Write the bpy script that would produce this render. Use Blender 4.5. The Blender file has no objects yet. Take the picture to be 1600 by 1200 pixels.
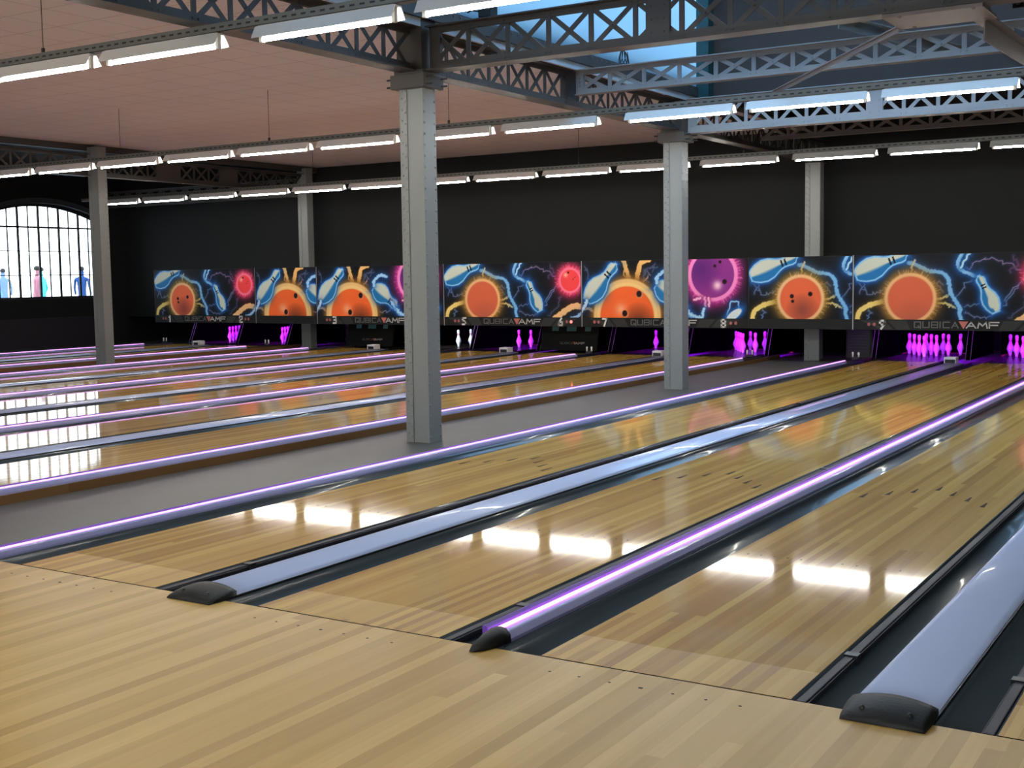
import bpy, bmesh, math, random
import numpy as np
from mathutils import Vector, Matrix
random.seed(7)
SC = bpy.context.scene
COL = SC.collection
PI = math.pi

# ------------------------------------------------------------------ helpers
class MB:
    """collects shapes, then links them as ONE mesh object"""
    def __init__(s): s.v = []; s.f = []; s.sm = []
    def add(s, vs, fs, smooth=False):
        b = len(s.v); s.v += [tuple(p) for p in vs]
        for f in fs: s.f.append(tuple(b + i for i in f)); s.sm.append(smooth)
        return s
    def box(s, x0, x1, y0, y1, z0, z1):
        vs = [(x0,y0,z0),(x1,y0,z0),(x1,y1,z0),(x0,y1,z0),(x0,y0,z1),(x1,y0,z1),(x1,y1,z1),(x0,y1,z1)]
        return s.add(vs, [(0,3,2,1),(4,5,6,7),(0,1,5,4),(1,2,6,5),(2,3,7,6),(3,0,4,7)])
    def prism(s, pts, a, b, axis='y', smooth=False):
        """profile extruded along an axis; pts counter-clockwise seen against the axis"""
        n = len(pts)
        def P(p, t):
            if axis == 'y': return (p[0], t, p[1])
            if axis == 'x': return (t, p[0], p[1])
            return (p[0], p[1], t)
        vs = [P(p, a) for p in pts] + [P(p, b) for p in pts]
        fs = [tuple(range(n)), tuple(range(2*n-1, n-1, -1))]
        s.add(vs, fs); b0 = len(s.v) - 2*n
        for i in range(n):
            j = (i+1) % n
            s.f.append((b0+i, b0+n+i, b0+n+j, b0+j)); s.sm.append(smooth)
        return s
    def sheet(s, pts, a, b, axis='y', smooth=True, th=0.006):
        """open profile with thickness"""
        up = [(p[0], p[1]) for p in pts]; dn = [(p[0], p[1]-th) for p in pts][::-1]
        return s.prism(up + dn, a, b, axis, smooth)
    def tube(s, pts, r, n=8, smooth=True):
        pts = [Vector(p) for p in pts]; b = len(s.v); prev = None
        for i, p in enumerate(pts):
            t = (pts[min(i+1, len(pts)-1)] - pts[max(i-1, 0)]).normalized()
            if prev is None:
                u = t.orthogonal().normalized()
            else:
                u = (prev - t*prev.dot(t)).normalized()
            prev = u; w = t.cross(u)
            rr = r[i] if isinstance(r, (list, tuple)) else r
            for k in range(n):
                a = 2*PI*k/n; s.v.append(tuple(p + u*math.cos(a)*rr + w*math.sin(a)*rr))
        for i in range(len(pts)-1):
            for k in range(n):
                k2 = (k+1) % n
                s.f.append((b+i*n+k, b+i*n+k2, b+(i+1)*n+k2, b+(i+1)*n+k)); s.sm.append(smooth)
        s.f.append(tuple(b+k for k in range(n))[::-1]); s.sm.append(False)
        e = b + (len(pts)-1)*n
        s.f.append(tuple(e+k for k in range(n))); s.sm.append(False)
        return s
    def lathe(s, prof, n=16, c=(0,0,0)):
        b = len(s.v)
        for (r, z) in prof:
            for k in range(n):
                a = 2*PI*k/n; s.v.append((c[0]+r*math.cos(a), c[1]+r*math.sin(a), c[2]+z))
        for i in range(len(prof)-1):
            for k in range(n):
                k2 = (k+1) % n
                s.f.append((b+i*n+k, b+i*n+k2, b+(i+1)*n+k2, b+(i+1)*n+k)); s.sm.append(True)
        s.f.append(tuple(b+k for k in range(n))[::-1]); s.sm.append(False)
        e = b + (len(prof)-1)*n; s.f.append(tuple(e+k for k in range(n))); s.sm.append(False)
        return s
    def bar(s, p, q, w, t, nrm):
        """flat bar from p to q, width w across, thickness t along nrm"""
        p, q, nrm = Vector(p), Vector(q), Vector(nrm).normalized()
        d = (q-p).normalized(); c = d.cross(nrm).normalized()*(w/2); h = nrm*(t/2)
        vs = [p-c-h, q-c-h, q+c-h, p+c-h, p-c+h, q-c+h, q+c+h, p+c+h]
        return s.add(vs, [(0,3,2,1),(4,5,6,7),(0,1,5,4),(1,2,6,5),(2,3,7,6),(3,0,4,7)])
    def dome(s, p, r, d, n=6):
        p, d = Vector(p), Vector(d).normalized(); u = d.orthogonal().normalized(); w = d.cross(u); b = len(s.v)
        for (rr, h) in ((r, 0), (r*.72, r*.5)):
            for k in range(n):
                a = 2*PI*k/n; s.v.append(tuple(p+u*math.cos(a)*rr+w*math.sin(a)*rr+d*h))
        s.v.append(tuple(p+d*r*.72))
        for k in range(n):
            k2 = (k+1) % n
            s.f.append((b+k, b+k2, b+n+k2, b+n+k)); s.sm.append(True)
            s.f.append((b+n+k, b+n+k2, b+2*n)); s.sm.append(True)
        return s
    def build(s, name, mat, parent=None, loc=(0,0,0), bevel=0, recalc=True):
        me = bpy.data.meshes.new(name); me.from_pydata(s.v, [], s.f); me.update()
        if recalc:
            bm = bmesh.new(); bm.from_mesh(me); bmesh.ops.recalc_face_normals(bm, faces=bm.faces)
            bm.to_mesh(me); bm.free()
        if any(s.sm): me.polygons.foreach_set('use_smooth', s.sm)
        me.materials.append(mat)
        o = bpy.data.objects.new(name, me); COL.objects.link(o); o.location = loc
        if parent: o.parent = parent
        if bevel:
            m = o.modifiers.new('bev', 'BEVEL'); m.width = bevel; m.segments = 2; m.limit_method = 'ANGLE'; m.angle_limit = .7
        return o

def thing(name, label, cat, loc=(0,0,0), rz=0, group=None):
    o = bpy.data.objects.new(name, None); COL.objects.link(o); o.empty_display_size = .1
    o.location = loc; o.rotation_euler = (0,0,rz)
    return tag(o, label, cat, group)
def tag(o, label, cat, group=None):
    o['label'] = label; o['category'] = cat
    if group: o['group'] = group
    return o
def struct(o): o['kind'] = 'structure'; return o
def dup(root, loc, label, rz=None, group=None):
    r = root.copy(); COL.objects.link(r); r.location = loc; r['label'] = label
    if rz is not None: r.rotation_euler = (0,0,rz)
    if group: r['group'] = group
    for ch in list(root.children):
        c = ch.copy(); COL.objects.link(c); c.parent = r
        for g in list(ch.children):
            d = g.copy(); COL.objects.link(d); d.parent = c
    return r
ORD = ['first','second','third','fourth','fifth','sixth','seventh','eighth','ninth','tenth','eleventh','twelfth','thirteenth','fourteenth','fifteenth','sixteenth']

# ------------------------------------------------------------------ materials
def new_mat(name):
    m = bpy.data.materials.new(name); m.use_nodes = True
    return m, m.node_tree, m.node_tree.nodes, m.node_tree.links, m.node_tree.nodes['Principled BSDF']
def N(nt, t, **kw):
    n = nt.nodes.new(t)
    for k, v in kw.items():
        if k.startswith('i'): n.inputs[int(k[1:])].default_value = v
        else: setattr(n, k, v)
    return n
def math_n(nt, op, a, b=None):
    n = nt.nodes.new('ShaderNodeMath'); n.operation = op
    for i, x in enumerate((a, b)):
        if x is None: continue
        if isinstance(x, (int, float)): n.inputs[i].default_value = x
        else: nt.links.new(x, n.inputs[i])
    return n.outputs[0]
def mat(name, col, rough=.5, metal=0, coat=0, coat_r=.05, var=.06, vscale=6, bump=0, bscale=40, spec=.5):
    """plain surface with a little procedural unevenness in tone and polish"""
    m, nt, nd, lk, p = new_mat(name)
    p.inputs['Roughness'].default_value = rough; p.inputs['Metallic'].default_value = metal
    p.inputs['Coat Weight'].default_value = coat; p.inputs['Coat Roughness'].default_value = coat_r
    p.inputs['Specular IOR Level'].default_value = spec
    tc = N(nt, 'ShaderNodeTexCoord'); ns = N(nt, 'ShaderNodeTexNoise'); ns.inputs['Scale'].default_value = vscale; ns.inputs['Detail'].default_value = 4
    lk.new(tc.outputs['Object'], ns.inputs['Vector'])
    mx = N(nt, 'ShaderNodeMix', data_type='RGBA'); lk.new(ns.outputs['Fac'], mx.inputs['Factor'])
    mx.inputs['A'].default_value = (*[c*(1-var) for c in col], 1); mx.inputs['B'].default_value = (*[min(1, c*(1+var)) for c in col], 1)
    lk.new(mx.outputs['Result'], p.inputs['Base Color'])
    if bump:
        n2 = N(nt, 'ShaderNodeTexNoise'); n2.inputs['Scale'].default_value = bscale
        lk.new(tc.outputs['Object'], n2.inputs['Vector'])
        b = N(nt, 'ShaderNodeBump'); b.inputs['Strength'].default_value = bump; b.inputs['Distance'].default_value = .005
        lk.new(n2.outputs['Fac'], b.inputs['Height']); lk.new(b.outputs['Normal'], p.inputs['Normal'])
    return m
def emit(name, col, strength):
    m, nt, nd, lk, p = new_mat(name)
    p.inputs['Base Color'].default_value = (*[min(1,c) for c in col], 1)
    p.inputs['Emission Color'].default_value = (*col, 1); p.inputs['Emission Strength'].default_value = strength
    return m
def wood(name, bw, blen, cols, rough, coat, coat_r, grain=.25, bumpy=0.0, x_phase=0.0):
    """strip boards running along Y: every board its own tone, grain stretched along its length"""
    m, nt, nd, lk, p = new_mat(name)
    tc = N(nt, 'ShaderNodeTexCoord'); geo = N(nt, 'ShaderNodeNewGeometry'); sx = N(nt, 'ShaderNodeSeparateXYZ'); lk.new(geo.outputs['Position'], sx.inputs[0])
    xb = math_n(nt, 'FLOOR', math_n(nt, 'DIVIDE', math_n(nt, 'ADD', sx.outputs[0], 100 + x_phase), bw))
    wn = N(nt, 'ShaderNodeTexWhiteNoise', noise_dimensions='1D'); lk.new(xb, wn.inputs['W'])
    yo = math_n(nt, 'ADD', math_n(nt, 'DIVIDE', sx.outputs[1], blen), math_n(nt, 'MULTIPLY', wn.outputs['Value'], 17.3))
    yb = math_n(nt, 'FLOOR', yo)
    cb = N(nt, 'ShaderNodeCombineXYZ'); lk.new(xb, cb.inputs[0]); lk.new(yb, cb.inputs[1])
    wn2 = N(nt, 'ShaderNodeTexWhiteNoise', noise_dimensions='2D'); lk.new(cb.outputs[0], wn2.inputs['Vector'])
    # grain
    mp = N(nt, 'ShaderNodeMapping'); mp.inputs['Scale'].default_value = (38, .9, 1); lk.new(geo.outputs['Position'], mp.inputs['Vector'])
    ng = N(nt, 'ShaderNodeTexNoise'); ng.inputs['Scale'].default_value = 1; ng.inputs['Detail'].default_value = 5; lk.new(mp.outputs[0], ng.inputs['Vector'])
    t = math_n(nt, 'ADD', math_n(nt, 'MULTIPLY', wn2.outputs['Value'], 1-grain), math_n(nt, 'MULTIPLY', ng.outputs['Fac'], grain))
    cr = N(nt, 'ShaderNodeValToRGB'); lk.new(t, cr.inputs[0])
    el = cr.color_ramp.elements
    el[0].position = .1; el[0].color = (*cols[0], 1); el[1].position = .9; el[1].color = (*cols[-1], 1)
    for i, c in enumerate(cols[1:-1]):
        e = el.new(.1 + .8*(i+1)/(len(cols)-1)); e.color = (*c, 1)
    lk.new(cr.outputs[0], p.inputs['Base Color'])
    p.inputs['Specular IOR Level'].default_value = .12
    p.inputs['Roughness'].default_value = rough; p.inputs['Coat Weight'].default_value = coat
    p.inputs['Coat Roughness'].default_value = coat_r; p.inputs['Coat IOR'].default_value = 1.5
    if name == 'lane_boards':   # the first hand's breadth behind the foul line is unoiled and duller
        lt = math_n(nt, 'LESS_THAN', sx.outputs[1], .34)
        lk.new(math_n(nt, 'ADD', math_n(nt, 'MULTIPLY', lt, .60), coat_r), p.inputs['Coat Roughness'])
    if bumpy:
        mp2 = N(nt, 'ShaderNodeMapping'); mp2.inputs['Scale'].default_value = (9, 1.2, 1); lk.new(geo.outputs['Position'], mp2.inputs['Vector'])
        n2 = N(nt, 'ShaderNodeTexNoise'); n2.inputs['Scale'].default_value = 1.0; n2.inputs['Detail'].default_value = 1; lk.new(mp2.outputs[0], n2.inputs['Vector'])
        b = N(nt, 'ShaderNodeBump'); b.inputs['Strength'].default_value = bumpy; b.inputs['Distance'].default_value = .002
        lk.new(n2.outputs['Fac'], b.inputs['Height']); lk.new(b.outputs['Normal'], p.inputs['Coat Normal'])
    return m

M = {}
M['lane'] = wood('lane_boards', .042, 3.5, [(.40,.195,.022),(.52,.285,.040),(.63,.38,.067),(.74,.485,.112)], .5, .8, .058, grain=.34, bumpy=0)
M['approach'] = wood('approach_boards', .062, 6.5, [(.47,.285,.066),(.555,.35,.092),(.635,.41,.12),(.73,.495,.165)], .45, .22, .25, grain=.4)
M['fascia'] = wood('fascia_board', .4, 2.4, [(.17,.085,.03),(.22,.115,.045)], .5, .2, .2)
M['deck'] = mat('pin_deck', (.030,.022,.020), .5, coat=.6, coat_r=.08, spec=.1)
M['gutter'] = mat('gutter_plastic', (.050,.069,.085), .30, coat=.55, coat_r=.07, vscale=3, var=.12, bump=.15, bscale=1.6)
M['rail'] = mat('bumper_rail', (.032,.031,.041), .5, spec=.2)
M['black'] = mat('black_plastic', (.008,.008,.009), .42, bump=.1, bscale=120)
M['nose'] = mat('black_rubber', (.011,.012,.012), .55, spec=.3, bump=.25, bscale=90)
M['cap'] = mat('lilac_capping', (.56,.67,1.0), .30, coat=.7, coat_r=.03, var=.03)
M['cap_n'] = mat('lilac_strip_capping', (.42,.42,.74), .35, coat=.3, coat_r=.1, var=.03)
M['violet'] = mat('violet_glow_paint', (.16,.06,.42), .4)  # purple glow of the LED strips, put into a surface colour
M['led'] = emit('led_strip', (.98,.42,1.0), 1.5)
M['tube'] = emit('fluorescent_tube', (1.0,.965,.89), 120)
M['white'] = mat('white_enamel', (.72,.73,.72), .4, var=.03)
M['holder'] = mat('lampholder', (.85,.85,.82), .4, var=.02)
M['rail_grey'] = mat('perforated_channel', (.16,.17,.16), .5, metal=.3)
M['wire'] = mat('steel_wire', (.05,.05,.05), .5, metal=.5)
M['paint'] = mat('grey_steel_paint', (.245,.262,.258), .42, var=.05, vscale=3, bump=.08, bscale=25)
M['girder_lit'] = mat('girder_lit_paint', (.31,.315,.32), .45, var=.07, vscale=4)  # girder steel in a lighter copy, for girders lit by the skylight
M['painted_daylight_strip'] = mat('painted_daylight_strip', (.60,.68,.74), .5)
M['steel'] = mat('truss_shade_paint', (.062,.058,.055), .45, var=.08, vscale=4)  # girder steel darkened in colour, so backlit girders read as silhouettes
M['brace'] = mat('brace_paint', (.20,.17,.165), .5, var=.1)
M['wall'] = mat('black_wall_paint', (.0165,.0175,.018), .8, spec=.15, var=.12, vscale=.7)
M['dark'] = mat('dark_void_paint', (.010,.010,.011), .8)
M['lantern'] = mat('lantern_boards', (.056,.040,.034), .8, var=.1)
M['teal'] = mat('teal_post', (.012,.06,.065), .5)
M['concrete'] = mat('grey_concrete', (.085,.087,.085), .46, var=.18, vscale=1.3, bump=.05)
M['trimw'] = mat('window_iron', (.018,.022,.028), .5)
M['silver'] = mat('silver_edge', (.45,.45,.47), .35, metal=.6)
M['band'] = mat('mask_band', (.012,.013,.014), .5, spec=.2)
M['band2'] = mat('mask_band_light', (.030,.033,.034), .5, spec=.2)
M['num'] = mat('white_vinyl', (.80,.80,.79), .5, var=.01)
M['grey_let'] = mat('grey_vinyl', (.12,.125,.13), .4, var=.01)
M['pale_let'] = mat('pale_vinyl', (.48,.49,.49), .4, var=.01)
M['red_let'] = mat('coral_vinyl', (.55,.16,.13), .5, var=.01)
M['lamp_off'] = mat('indicator_red', (.42,.12,.11), .3, var=.02)
M['lamp_on'] = emit('indicator_red_lit', (1.0,.16,.14), 2.2)
M['pin'] = mat('pin_white', (.80,.80,.82), .25, coat=.6, var=.02)
M['stripe'] = mat('pin_stripe', (.55,.02,.03), .3, var=.02)
M['arrow'] = mat('dark_inlay', (.035,.018,.008), .6, spec=.05)
M['box_w'] = mat('sensor_box_shell', (.74,.72,.76), .4, var=.03)
M['teal_gloss'] = mat('teal_patch_gloss', (.10,.24,.27), .25, coat=.5)
M['curtain'] = mat('pit_curtain', (.0016,.0016,.0018), .9, spec=.0)
M['red_glow'] = mat('red_glow_strip', (.28,.02,.06), .7)
M['pave'] = mat('pavement', (.55,.53,.50), .8)
M['cable'] = mat('cable_rubber', (.008,.008,.009), .5)

def ceiling_mat():
    m, nt, nd, lk, p = new_mat('ceiling_tiles')
    geo = N(nt, 'ShaderNodeNewGeometry'); br = N(nt, 'ShaderNodeTexBrick'); br.offset = 0.0
    br.inputs['Scale'].default_value = 1; br.inputs['Brick Width'].default_value = .6; br.inputs['Row Height'].default_value = .6
    br.inputs['Mortar Size'].default_value = .006; br.inputs['Color1'].default_value = (.93,.90,.97,1); br.inputs['Color2'].default_value = (.95,.92,.98,1)
    br.inputs['Mortar'].default_value = (.62,.58,.62,1); lk.new(geo.outputs['Position'], br.inputs['Vector'])
    lk.new(br.outputs['Color'], p.inputs['Base Color']); p.inputs['Roughness'].default_value = .9
    return m
M['ceil'] = ceiling_mat()
def glass_mat(name, tint, fac=.9):
    m, nt, nd, lk, p = new_mat(name); nd.remove(p)
    tr = N(nt, 'ShaderNodeBsdfTransparent'); tr.inputs[0].default_value = (*tint, 1)
    gl = N(nt, 'ShaderNodeBsdfGlossy'); gl.inputs['Roughness'].default_value = .03
    lw = N(nt, 'ShaderNodeFresnel'); lw.inputs[0].default_value = 1.35
    ns = N(nt, 'ShaderNodeTexNoise'); ns.inputs['Scale'].default_value = 2
    f = math_n(nt, 'MULTIPLY', lw.outputs[0], math_n(nt, 'ADD', math_n(nt, 'MULTIPLY', ns.outputs['Fac'], .2), .8))
    mx = N(nt, 'ShaderNodeMixShader'); lk.new(f, mx.inputs[0]); lk.new(tr.outputs[0], mx.inputs[1]); lk.new(gl.outputs[0], mx.inputs[2])
    lk.new(mx.outputs[0], nd['Material Output'].inputs[0])
    return m
M['glass'] = glass_mat('window_glass', (.93,.96,.97))
def sheet_mat(a, b):
    m, nt, nd, lk, p = new_mat('translucent_sheet'); nd.remove(p)
    tl = N(nt, 'ShaderNodeBsdfTranslucent'); ns = N(nt, 'ShaderNodeTexNoise'); ns.inputs['Scale'].default_value = .5
    mx = N(nt, 'ShaderNodeMix', data_type='RGBA'); mx.inputs['A'].default_value = (*a,1); mx.inputs['B'].default_value = (*b,1)
    lk.new(ns.outputs['Fac'], mx.inputs['Factor']); lk.new(mx.outputs['Result'], tl.inputs[0])
    lk.new(tl.outputs[0], nd['Material Output'].inputs[0])
    return m
M['sheet'] = sheet_mat((.30,.43,.52), (.38,.50,.57)); M['roof_sheet'] = sheet_mat((.70,.84,.94), (.80,.90,.96))

# ------------------------------------------------------------------ world, camera
w = bpy.data.worlds.new('sky'); SC.world = w; w.use_nodes = True
nt = w.node_tree; bg = nt.nodes['Background']
tc = N(nt, 'ShaderNodeTexCoord'); sp = N(nt, 'ShaderNodeSeparateXYZ'); nt.links.new(tc.outputs['Generated'], sp.inputs[0])
cr = N(nt, 'ShaderNodeValToRGB'); nt.links.new(sp.outputs[2], cr.inputs[0])
e = cr.color_ramp.elements; e[0].position = 0; e[0].color = (1,1,1,1); e[1].position = .55; e[1].color = (.50,.73,1.0,1)
k = e.new(.10); k.color = (.93,.97,1.0,1)
nt.links.new(cr.outputs[0], bg.inputs[0]); bg.inputs[1].default_value = 4.0

f_px, yaw, pitch, roll, cx, cy, cz = 1913.49, -.5577115, -.0882088, -.0148416, 5.84479, -4.20961, 1.55209
fw = Vector((math.sin(yaw)*math.cos(pitch), math.cos(yaw)*math.cos(pitch), math.sin(pitch)))
rt = Vector((math.cos(yaw), -math.sin(yaw), 0)); up = rt.cross(fw)
r2 = rt*math.cos(roll) + up*math.sin(roll); u2 = -rt*math.sin(roll) + up*math.cos(roll)
cd = bpy.data.cameras.new('camera'); co = bpy.data.objects.new('camera', cd); COL.objects.link(co)
co.matrix_world = Matrix(((r2.x,u2.x,-fw.x,cx),(r2.y,u2.y,-fw.y,cy),(r2.z,u2.z,-fw.z,cz),(0,0,0,1)))
cd.sensor_width = 36; cd.lens = f_px/1600*36; cd.clip_start = .05; cd.clip_end = 300
SC.camera = co

# ------------------------------------------------------------------ measures of the hall
W = 1.0541; D = .7146; NA = .5157        # lane, wide divider, narrow divider
LX = {9: 0.0}
LX[10] = W+D; LX[11] = 2*W+D+NA; LX[12] = 3*W+2*D+NA
LX[8] = -2.1-.27-W; LX[7] = LX[8]-D-W; LX[6] = LX[7]-NA-W; LX[5] = LX[6]-D-W; LX[4] = LX[5]-NA-W; LX[3] = LX[4]-D-W
LX[2] = -14.0-.27-W; LX[1] = LX[2]-D-W
ZF = -.075; YE = 17.0; XL = -20.3; XR = 14.0; YB = 18.15; YR = 21.5; YF = -11.0; ZC = 4.15
XC, XC0 = -1.29, -13.42
YC = (5.57, 11.65, 17.70)

# ------------------------------------------------------------------ setting
struct(MB().box(XL-.3, XR+.3, YF-.3, YR+.3, ZF-.25, ZF).build('floor', M['concrete']))
struct(MB().box(XL, XC-.12, YF, YB, ZC, ZC+.12).build('ceiling', M['ceil'])) if False else None
struct(MB().box(XC0, XC-.05, YF, YB+.1, ZC, ZC+.12).build('ceiling', M['ceil']))
struct(MB().box(XL-.3, XC0, YF, YR, ZC+.25, ZC+.4).build('ceiling_left', M['dark']))
struct(MB().box(XC-.05, XR+.3, 12.3, YR, 4.22, 4.36).build('ceiling_right', M['dark']))
struct(MB().box(XC0, XC-.05, YB+.1, YR, ZC-.4, ZC-.28).build('ceiling_back', M['dark']))
struct(MB().box(XL, XR, YB, YB+.1, .62, 4.6).build('wall_back', M['wall']))
struct(MB().box(XL, XR, YR, YR+.2, ZF, 4.6).build('wall_rear', M['dark']))
struct(MB().box(XR, XR+.25, YF, YR, ZF, 6.4).build('wall_right', M['lantern']))
struct(MB().box(XL, XL+.2, 17.6, YB, ZF, 4.4).build('trim_1', M['wall']))
# left wall around the arched window
WY0, WY1, WYC, WR, WZ0, WZT = 13.93, 17.53, 15.73, 4.4, 1.14, 3.52
def archz(y): return WZT - (WR - math.sqrt(max(0, WR*WR-(y-WYC)**2)))
m = MB()
m.box(XL-.3, XL, YF, WY0, ZF, 4.6); m.box(XL-.3, XL, WY1, YR, ZF, 4.6); m.box(XL-.3, XL, WY0, WY1, ZF, WZ0)
pts = [(WY0 + (WY1-WY0)*i/20, archz(WY0 + (WY1-WY0)*i/20)) for i in range(21)]
for (a, za), (b, zb) in zip(pts, pts[1:]):
    m.prism([(a, za), (b, zb), (b, 4.6), (a, 4.6)], XL-.3, XL, 'x')
struct(m.build('wall_left', M['wall']))
win = struct(thing('window_1', 'arched iron-framed window full of daylight in the black side wall', 'window', (XL-.18, WYC, WZ0)))
m = MB()
for i in range(20):
    (a, za), (b, zb) = pts[i], pts[i+1]
    m.prism([(a-WYC, za-WZ0-.07), (b-WYC, zb-WZ0-.07), (b-WYC, zb-WZ0), (a-WYC, za-WZ0)], -.03, .03, 'x')
m.box(-.03, .03, WY0-WYC, WY1-WYC, 0, .06); m.box(-.03,.03, WY0-WYC, WY0-WYC+.06, 0, archz(WY0)-WZ0); m.box(-.03,.03, WY1-WYC-.06, WY1-WYC, 0, archz(WY1)-WZ0)
m.build('window_frame', M['trimw'], win)
m = MB()
ny = 12
for i in range(1, ny):
    y = WY0 + (WY1-WY0)*i/ny; wd = .024 if i % 2 == 0 else .009
    m.box(-.02, .02, y-wd-WYC, y+wd-WYC, .03, archz(y)-WZ0-.02)
for i, z in enumerate((.60, 1.20, 1.79)):
    wd = .022 if i == 2 else .010
    m.box(-.018, .018, WY0-WYC+.03, WY1-WYC-.03, z-wd, z+wd)
m.build('muntin', M['trimw'], win)
m = MB(); vs = [(0, a-WYC, za-WZ0-.02) for a, za in pts]
m.prism([(a-WYC, za-WZ0-.02) for a, za in pts][::-1] + [(WY0-WYC, .02), (WY1-WYC, .02)], -.004, .004, 'x')
m.build('glass', M['glass'], win)
m = MB()   # arched reveal trim, standing proud of the wall
for i in range(20):
    (a, za), (b, zb) = pts[i], pts[i+1]
    m.prism([(a, za), (b, zb), (b, zb+.13), (a, za+.13)], XL, XL+.06, 'x')
struct(m.build('trim_2', mat('arch_trim', (.05,.06,.07), .5)))
struct(MB().box(XL, XL+.05, YF, 17.6, ZF, .67).build('baseboard_left', mat('dado_paint', (.020,.017,.024), .6)))
# front wall, behind the camera, with three tall windows
m = MB(); xs = [(-18,-10),(-8,0),(3,11)]
m.box(XL-.3, XR+.3, YF-.3, YF, ZF, .9); m.box(XL-.3, XR+.3, YF-.3, YF, 3.5, 6.4)
edges = [XL-.3] + [v for p in xs for v in p] + [XR+.3]
for i in range(0, len(edges), 2): m.box(edges[i], edges[i+1], YF-.3, YF, .9, 3.5)
struct(m.build('wall_front', mat('front_wall_paint', (.35,.33,.31), .8)))
for i, (a, b) in enumerate(xs):
    wn = struct(thing('window_%d' % (i+2), 'wide front window behind the bowler, %s' % ('far left','middle','near right')[i], 'window', (a, YF-.15, .9)))
    m = MB(); m.box(0, b-a, -.03, .03, 0, .06); m.box(0, b-a, -.03, .03, 2.54, 2.6)
    for k in range(9): x = (b-a)*k/8; m.box(max(0,x-.03), min(b-a,x+.03), -.03, .03, .03, 2.57)
    m.build('window_frame', M['trimw'], wn)
    MB().box(.01, b-a-.01, -.004, .004, .02, 2.58).build('glass', M['glass'], wn)
# roof lantern over the right bay
LZ = 6.0; LXR = 9.0; LY0, LY1 = -6.0, 12.15
struct(MB().box(XC+.1, LXR, LY1, LY1+.12, 4.0, LZ+.1).build('wall_lantern_end', M['lantern']))
struct(MB().box(XC+.1, LXR, LY0-.12, LY0, 4.0, LZ+.1).build('wall_lantern_front', M['lantern']))
struct(MB().box(LXR, LXR+.12, LY0, LY1, 4.0, LZ+.1).build('wall_lantern_right', M['lantern']))
m = MB(); m.box(XC+.1, LXR, LY0, 6.1, LZ, LZ+.1); m.box(XC+.1, LXR, 11.1, LY1, LZ, LZ+.1); m.box(4.2, LXR, 6.1, 11.1, LZ, LZ+.1)
struct(m.build('ceiling_lantern', M['lantern']))
struct(MB().box(LXR, XR+.3, YF, 12.3, 4.22, 4.34).build('ceiling_side', M['lantern']))
struct(MB().box(XC-.05, LXR, YF, LY0-.12, 4.22, 4.34).build('ceiling_front', M['lantern']))
sk = struct(thing('window_5', 'long pale blue skylight glazing above the lattice girder', 'skylight', (XC+.14, 0, 4.0)))
MB().box(-.006, .006, LY0, LY1, .13, LZ-4.0).build('glass', M['sheet'], sk)
MB().box(-.006, .006, LY0, LY1, -.075, .0).build('painted_daylight_strip', M['painted_daylight_strip'], sk)  # strip painted pale to stand in for a slit of daylight
m = MB(); m.box(-.05, .05, LY0, LY1, 0, .13)
for i in range(150): m.dome((.05, LY0+.06+i*.12, .10), .013, (1,0,0))
m.build('window_frame', M['steel'], sk)
rs = struct(thing('window_6', 'roof glazing of the skylight above the lattice girders', 'skylight', (1.4, 8.4, LZ)))
MB().box(-2.6, 2.8, -2.3, 2.7, .03, .045).build('glass', M['roof_sheet'], rs)
m = MB()
for i in range(8): x = -2.6+5.4*i/7; m.box(x-.02, x+.02, -2.3, 2.7, -.04, .03)
m.build('window_frame', M['steel'], rs)
tag(MB().box(XC+.16, XC+.34, LY1-.2, LY1-.02, 3.93, LZ).build('corner_post', M['teal'], None), 'dark teal post at the corner of the blue skylight', 'post')
struct(MB().box(XC-.12, XC+.1, YF, YB, ZC-.09, ZC+.02).build('trim_3', M['steel']))
struct(MB().box(XC0-.1, XC0, YF, YR, ZC-.12, ZC+.3).build('trim_4', M['steel']))
# pavement outside the arched window
struct(MB().box(-60, XL-.35, -5, 45, -.4, .25).build('pavement', M['pave']))

# ------------------------------------------------------------------ approach and lanes
ap = thing('bowling_approach', 'pale wooden approach floor in front of all the lanes', 'approach', (0, 0, 0))
MB().box(XL+.01, XR-.01, YF+.01, -.006, ZF, 0).build('boards', M['approach'], ap)
m = MB()
for k, x0 in LX.items():
    if k < 9: continue
    for j in range(7):
        x = x0 + W*(j+1)/8; r = .0085 if j == 3 else .0058
        m.prism([(x+r*math.cos(a*PI/4)*1.2, -.155+r*math.sin(a*PI/4)) for a in range(8)], 0, .0006, 'z')
m.build('approach_dots', M['arrow'], ap)

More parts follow.
